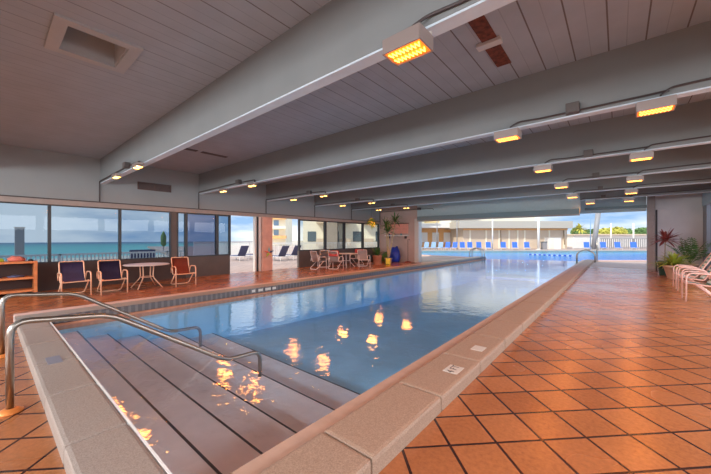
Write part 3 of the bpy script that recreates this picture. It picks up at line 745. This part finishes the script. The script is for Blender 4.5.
t = thing('potted_palm', 'green palm outside the dark glass at the right picture edge', 'plant', (4.3, 19.2, 0)); pot(t, .24, .45, M['tanpot'])
obj('foliage', pinnate(13, 1.6, (0, 0, .45), 8, (.7, 1.4), .4), M['leaf'], t)
# far left corner
t = thing('potted_fern', 'green leafy plant in terracotta pot at the far end of the window wall', 'plant', (-10.75, 14.75, 0)); pot(t, .27, .52, M['terracotta'], .8)
obj('foliage', tuft(60, .75, .06, (.3, 1.5), .3, (0, 0, .48), 6), M['leaf'], t)
t = thing('yucca', 'tall yucca with pale forked trunks beside the shelf wall', 'plant', (-10.75, 15.9, 0)); pot(t, .24, .3, M['tanpot'])
for k, (a, h, x) in enumerate(((-.25, 2.25, .1), (.32, 2.55, .25), (.05, 1.9, -.1))):
    obj('trunk', tube(new(), [(0, 0, .25), (a*.4, x*.3, .9), (a, x, h)], .05, rad=.3, n=8, taper=.03), M['trunk'], t, True)
    obj('leaf_crown', tuft(44, .80, .06, (-.1, 1.4), .3, (a, x, h), 20+k), M['leaf'], t)
t = thing('hanging_plant', 'yellow green trailing plant hanging from the beam by the far windows', 'plant', (-11.1, 14.645, 2.35))
obj('basket', lathe(new(), [(.05, 0), (.12, .03), (.15, .14), (.14, .14), (.10, .04)], 14, cap=False), M['tanpot'], t)
obj('cord', tube(new(), [(0, 0, .1), (0, 0, .896)], .006, rad=0, n=5), M['darkline'], t)
obj('foliage', tuft(80, .42, .07, (-.6, 1.3), .6, (0, 0, .16), 7), M['yleaf'], t)
# end wall things
nb_ = thing('notice_board', 'salmon pink notice board on the far left end wall above the shelf', 'board')
obj('board', bx(-11.95, -10.35, 17.56, 17.60, 1.82, 2.46), M['salmonboard'], nb_); obj('frame', bx(-12.0, -10.3, 17.54, 17.60, 2.46, 2.50), M['darkline'], nb_)
ws_ = thing('wall_shelf', 'white wall shelf with small items below the salmon board', 'shelf')
obj('shelf_board', bx(-12.0, -10.3, 17.30, 17.60, 1.66, 1.71), M['white'], ws_)
for x in (-11.8, -10.5): obj('bracket', bx(x, x+.03, 17.35, 17.60, 1.50, 1.66), M['darkline'], ws_)
for k, (x, m, lb) in enumerate(((-11.75, 'bluecloth', 'small blue jar at the left end of the wall shelf'), (-11.35, 'tanpot', 'small tan jar near the middle of the wall shelf'), (-10.8, 'teal', 'small teal jar at the right of the wall shelf'))):
    tag(obj('jar', lathe(new(), [(.05, 0), (.06, .02), (.06, .09), (.03, .12), (.03, .13)], 10), M[m], None, True, (x, 17.45, 1.71)), lb, 'jar')
lump('covered_bundle', (-10.95, 16.95, 0), (.34, .30, .62), M['bluetarp'], 'bright blue covered bundle on the floor by the end wall', 'bundle', 31)
lump('dark_shrub', (-11.55, 16.75, 0), (.26, .24, .40), M['leaf'], 'low dark green bush left of the blue bundle', 'plant', 32)
sg = thing('floor_sign', 'yellow folding floor sign by the terracotta pot', 'sign', (-10.3, 15.2, 0), .6)
for s in (-1, 1):
    Mx = Matrix.Translation((0, s*.06, 0)) @ Matrix.Rotation(s*.18, 4, 'X')
    obj('panel', box(new(), -.13, .13, -.012, .012, 0.004, .34, M4=Mx), M['ysign'], sg)
bd = thing('stand', 'thin pole stand with reddish round base against the end wall', 'stand', (-10.15, 17.2, 0))
obj('pole', tube(new(), [(0, 0, .05), (0, 0, 1.45)], .016, rad=0, n=6), M['darkline'], bd); obj('base', lathe(new(), [(.22, 0), (.22, .03), (.05, .07)], 18), M['rust'], bd)
obj('hook', tube(new(), [(0, 0, 1.44), (.12, 0, 1.46), (.14, 0, 1.38)], .012, rad=.03, n=6), M['darkline'], bd)

# ============================================================ OUTDOORS
def lounger(name, label, sm, fm):
    t = thing(name, label, 'lounger')                      # foot towards -Y, head +Y
    obj('seat', bx(-.3, .3, -1.1, .18, .30, .335, bev=.01), sm, t)
    Mx = Matrix.Translation((0, .18, .31)) @ Matrix.Rotation(math.radians(58), 4, 'X')
    obj('backrest', box(new(), -.3, .3, 0, .82, 0, .035, M4=Mx, bev=.01), sm, t)
    obj('frame', tube(new(), [(-.33, .55, .29), (-.33, -1.12, .29), (.33, -1.12, .29), (.33, .55, .29), (-.33, .55, .29)], .02, rad=.04, n=6), fm, t)
    for x in (-.33, .33):
        for y in (-.95, .45): obj('leg', tube(new(), [(x, y, 0), (x, y, .29)], .02, rad=0, n=6), fm, t)
    return t
lo = None
fl = [(419, 'bluew', 'at the left end beside the near opening jamb'), (426, 'bluew', 'second from the left end'), (433, 'bluew', 'third from the left end'), (440.2, 'bluew', 'fourth from the left end'),
      (447.3, 'blue', 'left one of the pair by the dark post'), (454.5, 'blue', 'right one of the pair by the dark post'), (462.5, 'blue', 'just right of the thin dark post'), (470, 'blue', 'before the building, left of the first white post'),
      (479, 'blue', 'before the building, third right of the dark post'), (488.5, 'blue', 'nearest the slim white post'), (503.5, 'blue', 'first right of the slim white post'), (515, 'blue', 'second right of the slim white post'), (527, 'blue', 'nearest the thick white post'),
      (587, 'blue', 'left of the grey leaning post'), (603.5, 'blue', 'first right of the grey leaning post'), (618, 'blue', 'second right of the grey leaning post'), (634, 'blue', 'at the far right of the row')]
protos = {}
for k, (x, m, lb) in enumerate(fl):
    p = px(x, 40.6 if x < 560 else 40.3, .02); lab = ('pale' if m == 'bluew' else 'bright')+' blue lounger across the outdoor pool, '+lb
    rz = YAW-.8*math.atan((x-CX)/FPX)+(0 if x > 458 else -.25)
    g = 'loungers beyond the outdoor pool'
    if m not in protos: protos[m] = lounger('sun_lounger', lab, M[m], M['white']); q = protos[m]; q.location = p; q.rotation_euler.z = rz; q['group'] = g
    else: dup(protos[m], p, rz, lab)
first = lounger('sun_lounger', 'grey blue lounger on the side terrace, left in the first opening', M['bluecloth'], M['white'])
first['group'] = 'loungers on the side terrace'
tl = [(240, None), (255, 'dark blue lounger on the side terrace, cut by the column left edge'), (280, 'dark blue lounger on the side terrace, left in the second opening'), (292.5, 'dark blue lounger on the side terrace, right in the second opening')]
for k, (x, lb) in enumerate(tl):
    p = px(x, (21.4, 22.6, 21.0, 22.3)[k], 0); p.z = -.005
    if k == 0: first.location = p; first.rotation_euler.z = -1.5
    else: dup(first, p, -1.5, lb)

def railing(name, A, B, z0, h, label, m='white', gap=.13, bal=.02):
    A, B = Vector(A), Vector(B); n_ = int((B-A).length/gap); d = (B-A)
    t = thing(name, label, 'railing', (A.x, A.y, z0)); ang = math.atan2(d.y, d.x); t.rotation_euler.z = ang; Lh = d.length
    b = new(); box(b, 0, Lh, -.03, .03, h-.08, h); box(b, 0, Lh, -.02, .02, .06, .10); obj('rail', b, M[m], t)
    b = new()
    for i in range(n_): box(b, i*gap, i*gap+bal*2, -bal, bal, .10, h-.05)
    o = obj('balusters', b, M[m], t); 
    b = new()
    for i in range(int(Lh/2)+1): box(b, i*2-.03, i*2+.03, -.03, .03, 0, h)
    obj('posts', b, M[m], t); return t
railing('railing', (-17.6, -6), (-17.6, 6.8), -.4, 1.27, 'white beach side railing seen through the left windows')
railing('railing', (-22.6, 9.4), tuple(ld(-9.5, 34)[:2]), 0, 1.25, 'white terrace railing seen through the door openings')
railing('railing', tuple(ld(-8.5, 26)[:2]), tuple(ld(4.2, 30)[:2]), 0, 1.15, 'white railing outside the far left windows')
railing('railing', tuple(px(578, 45)[:2]), tuple(px(665, 45)[:2]), 0.02, 1.5, 'dark and white fence behind the far right loungers', 'post', .3, .05)
railing('railing', tuple(px(573, 44)[:2]), tuple(px(600, 44)[:2]), 0.02, 1.6, 'pale fence panel right of the beige building', 'white', .12, .05)

def pbox(b, x0, x1, d0, d1, z0, z1, mi=0):
    """box square to the far facades: x in lateral metres, d depth"""
    Mx = ROT(YAW); return box(b, x0, x1, d0, d1, z0, z1, mi, M4=Mx)
def latp(x, d): return (x-CX)/FPX*d
# beige flat roofed building
bb = thing('flat_roof_building', 'long low beige building with pale overhanging flat roof across the pool', 'building')
l0, l1 = latp(463, 46), latp(567, 46)
obj('wall', pbox(new(), l0, l1, 46, 53, 0, 3.0), M['beige'], bb)
obj('roof', pbox(new(), l0-.9, latp(573, 45), 45.0, 54, 3.0, 4.02), M['greyroof'], bb)
for x in (470, 486, 499, 509, 517.5, 524.5, 549, 564): obj('pilaster', pbox(new(), latp(x, 46)-.10, latp(x, 46)+.10, 45.9, 46, 0.02, 3.0), M['cream'], bb)
obj('cornice', pbox(new(), l0, l1, 45.85, 45.99, 2.72, 2.98), M['orange'], bb)
for x in (501, 564.5): obj('drain_pipe', tube(new(), [(*px(x, 45.9)[:2], .6), (*px(x-.6, 45.9)[:2], 2.7)], .09, rad=0, n=6), M['bark'], bb)
ob = thing('arcade_building', 'sunlit cream and orange building with windows at the left of the far opening', 'building')
a0, a1 = latp(392, 52), latp(462, 52)
obj('wall', pbox(new(), a0, a1, 52, 58, 0, 3.2), M['orange'], ob)
obj('upper_wall', pbox(new(), a0, a1-1.5, 53, 58, 3.2, 17), M['cream'], ob)
obj('stair_tower', pbox(new(), latp(417, 52.5), latp(438, 52.5), 52.4, 53, 5.2, 17), M['yellow'], ob)
obj('canopy', pbox(new(), a0, latp(459, 50), 49.5, 53, 3.2, 3.9), M['white'], ob)
obj('awning', pbox(new(), latp(424, 50), latp(438, 50), 49.2, 50, 4.0, 5.2), M['yellow'], ob)
for k in range(6): obj('window', pbox(new(), a0+1+k*1.9, a0+2.1+k*1.9, 51.9, 52, .9, 2.5), M['white'], ob)
obj('doorway', pbox(new(), latp(453, 52), latp(457, 52), 51.85, 52, 0.02, 2.9), M['winb'], ob)
tw = thing('tower_block', 'tall cream block rising behind the beige flat roofed building', 'building')
obj('wall', pbox(new(), latp(455, 60), latp(535, 60), 60, 68, 0, 20), M['cream'], tw)
for k in range(5): obj('balcony', pbox(new(), latp(470+k*12, 59.5), latp(478+k*12, 59.5), 59.2, 60, 8, 9.1), M['white'], tw)
cab = thing('pump_cabinet', 'white pool equipment cabinet before the right half of the beige building', 'cabinet')
obj('body', pbox(new(), latp(549, 43), latp(561, 43), 43, 44, .02, 1.6), M['white'], cab); obj('lid', pbox(new(), latp(548.5, 43), latp(561.5, 43), 42.95, 44.05, 1.6, 1.68), M['greyroof'], cab)
obj('door', pbox(new(), latp(550, 43), latp(554, 43), 42.97, 43, .1, 1.5), M['cream'], cab)
bn = thing('waste_bin', 'dark slatted bin right of the thick white post across the pool', 'bin')
obj('body', pbox(new(), latp(543, 42), latp(547, 42), 42, 42.5, .02, 1.0), M['post'], bn); obj('lid', pbox(new(), latp(542.6, 42), latp(547.4, 42), 41.95, 42.55, 1.0, 1.08), M['winb'], bn)
# posts
def post(x, d, h, r, m, label, lean=0, x2=None, nm='post'):
    t = thing(nm, label, 'post', px(x, d, .02))
    top = px(x if x2 is None else x2, d, h)-px(x, d, 0)
    obj('shaft', tube(new(), [(0, 0, 0), tuple(top)], r, rad=0, n=10), M[m], t, True); obj('base_plate', lathe(new(), [(r*2, 0), (r*2, .04), (r*1.2, .06)], 12), M[m], t)
    return t
post(492.5, 41.5, 4.5, .08, 'white', 'slim white post at the outdoor pool edge')
post(538.5, 41.5, 4.9, .15, 'white', 'thick white post at the outdoor pool edge')
post(437, 42.6, 4.5, .06, 'post', 'thin grey post at the left part of the far opening')
post(457, 42.6, 4.5, .06, 'post', 'thin dark post right of the left lounger group')
post(593.5, 41.8, 5.2, .30, 'post', 'thick grey leaning post before the outdoor loungers', x2=598.5)
post(590.5, 41.5, 4.9, .05, 'bluew', 'slender pale post just left of the grey leaning post')
post(611, 52, 4.0, .10, 'white', 'white lamp post behind the fence, left of the two')
post(633.5, 52, 4.0, .12, 'white', 'white lamp post behind the fence, right of the two')
# rope with floats
rp = thing('float_rope', 'pool rope with blue floats across the outdoor pool', 'rope')
A, B = px(528, 30, WZ), px(573, 27.5, WZ)
obj('rope', tube(new(), [tuple(A), tuple(B)], .012, rad=0, n=5), M['white'], rp)
for k in range(9):
    q = A.lerp(B, (k+.5)/9); f = new(); bmesh.ops.create_uvsphere(f, u_segments=10, v_segments=6, radius=.085)
    for v in f.verts: v.co.x *= 1.4
    obj('float', f, M['float_'], rp, True, tuple(q))
# pool ladders outdoors
def grab(p, rz, label, d=.7):
    t = thing('pool_handrail', label, 'handrail', p, rz)
    for s in (-.25, .25):
        obj('rail', tube(new(), [(s, 0, -.35), (s, 0, .55), (s, d*.5, .80), (s, d, .55), (s, d, .0)], .028, rad=.2, n=8), M['steel'], t, True)
    return t
q = px(578, 20.4, .06); grab((-1.95, 23.6, .06), -PI/2, 'steel pool handrail at the far end of the right coping', .9)
grab((-7.45, 23.2, .06), PI/2, 'steel pool ladder rails at the far end of the left coping', .9)
post(597, 20.3, 1.5, .035, 'steel', 'short steel pole at the far corner of the right coping')
# side buildings seen from the left
sbd = thing('apartment_building', 'yellow apartment block with balconies in the second door opening', 'building')
D = 75; a0, a1 = latp(270, D), latp(285.5, D)
obj('wall', pbox(new(), a0, a1, D, D+8, 0, 22), M['cream'], sbd)
for k in range(6):
    obj('balcony', pbox(new(), a0-.1, a1+.3, D-1.2, D, 1.5+k*2.3, 2.2+k*2.3), M['cream'] if k % 2 else M['orange'], sbd)
    obj('window', pbox(new(), a0+.9, a0+2.1, D-.05, D, 2.3+k*2.3, 3.6+k*2.3), M['bluew'], sbd)
cb_ = thing('apartment_building', 'cream apartment block with balconies behind the far left windows', 'building')
D = 40; a0, a1 = latp(303, D), latp(392, D)
obj('wall', pbox(new(), a0, a1, D, D+8, 0, 14), M['cream'], cb_)
for k in range(4):
    for j in range(4):
        x = a0+.6+j*2.9
        w = obj('window', pbox(new(), x, x+1.1, D-.05, D, 1.1+k*2.8, 2.4+k*2.8), M['winb'], cb_)
        obj('balcony', pbox(new(), x+1.2, x+2.6, D-1, D, .6+k*2.8, 1.5+k*2.8), M['beige'], cb_)
obj('stair_tower', pbox(new(), latp(326, D), latp(338, D), D-2, D, 0, 14), M['beige'], cb_)
# beach side things through the left windows
t = thing('shower_column', 'tall square grey column beyond the leftmost window', 'column', px(19.5, 16.2, -.4)+Vector((0, 0, 0)))
obj('shaft', bx(-.17, .17, -.17, .17, 0, 2.45, bev=.01), M['post'], t); obj('cap', bx(-.2, .2, -.2, .2, 2.45, 2.5), M['greyroof'], t)
t = thing('closed_parasol', 'small closed dark parasol beyond the third window', 'parasol', px(163.5, 16.0, 0)); t.location.z = -.005
obj('pole', tube(new(), [(0, 0, 0), (0, 0, 1.9)], .02, rad=0, n=6), M['post'], t); obj('canopy', lathe(new(), [(.03, 1.1), (.12, 1.2), (.13, 1.6), (.05, 1.82), (.01, 1.9)], 10), M['gtree'], t, True)
t = thing('bench', 'low dark bench outside the window behind the round table', 'bench', px(144, 15.5, 0), PI/2); t.location.z = -.005
obj('seat', bx(-.55, .55, -.2, .2, .40, .46), M['bluecloth'], t); obj('backrest', bx(-.55, .55, .17, .21, .46, .95), M['bluecloth'], t)
for x in (-.5, .45): obj('leg', bx(x, x+.05, -.18, .18, 0, .40), M['post'], t)

# trees beyond the far right fence
def crown(b, c, s, rnd, n=350, leaf=.28):
    for _ in range(n):
        a = rnd.uniform(0, 2*PI); ct = rnd.uniform(-.7, 1); r = rnd.uniform(.6, 1)**.5; st = math.sqrt(1-ct*ct)
        p = Vector((c[0]+s[0]*r*st*math.cos(a), c[1]+s[0]*r*st*math.sin(a), c[2]+s[1]*r*ct))
        u = Vector((rnd.uniform(-1, 1), rnd.uniform(-1, 1), rnd.uniform(-1, 1))).normalized(); w = u.orthogonal().normalized()
        v = [b.verts.new(p+u*leaf), b.verts.new(p+w*leaf*.6), b.verts.new(p-u*leaf), b.verts.new(p-w*leaf*.6)]; b.faces.new(v)
tr = [(577, 90, 1.2, 1.6, 'gtree', 'dark green tree just right of the fan palm'), (606, 70, 1.4, 1.3, 'ytree', 'yellow green tree right of the grey leaning post'), (618, 72, 1.4, 1.5, 'ytree', 'yellow green tree between the two white lamp posts, larger'),
      (627, 80, 2.0, 1.3, 'gtree', 'green tree behind the right white lamp post'), (642, 64, 1.6, 1.3, 'gtree', 'dark green tree at the right end of the fence'), (590, 80, 1.8, 1.2, 'gtree', 'green tree behind the grey leaning post'), (652, 84, 2.2, 1.6, 'gtree', 'green tree partly hidden by the right door jamb')]
for k, (x, d, w, h, m, lb) in enumerate(tr):
    rnd = random.Random(50+k); zc = 2.0+(d-70)*.02
    t = thing('tree', lb, 'tree', px(x, d, -.2), group='trees beyond the far fence')
    b = new(); crown(b, (0, 0, zc+h*.6), (w*1.3, h), rnd); bmesh.ops.create_icosphere(b, subdivisions=2, radius=1, matrix=Matrix.Translation((0, 0, zc+h*.6)) @ Matrix.Diagonal((w, w, h*.75, 1)))
    obj('crown', b, M[m], t); obj('trunk', tube(new(), [(0, 0, 0), (.1, 0, zc)], .16, rad=0, n=7), M['bark'], t)
t = thing('palm_tree', 'small fan palm standing right of the beige building', 'tree', px(579, 62, -.2))
obj('trunk', tube(new(), [(0, 0, 0), (.1, 0, 3.6)], .22, rad=0, n=8, taper=.15), M['bark'], t)
obj('crown', tuft(60, 1.7, .30, (-.3, 1.3), .4, (.1, 0, 3.6), 70), M['ytree'], t)
lw = thing('low_white_wall', 'long low white building behind the fence under the trees', 'building')
obj('wall', pbox(new(), latp(574, 56), latp(665, 56), 56, 59, 0, 2.1), M['white'], lw); obj('roof', pbox(new(), latp(574, 55.6), latp(664, 55.6), 55.6, 59.2, 2.1, 2.3), M['beige'], lw)
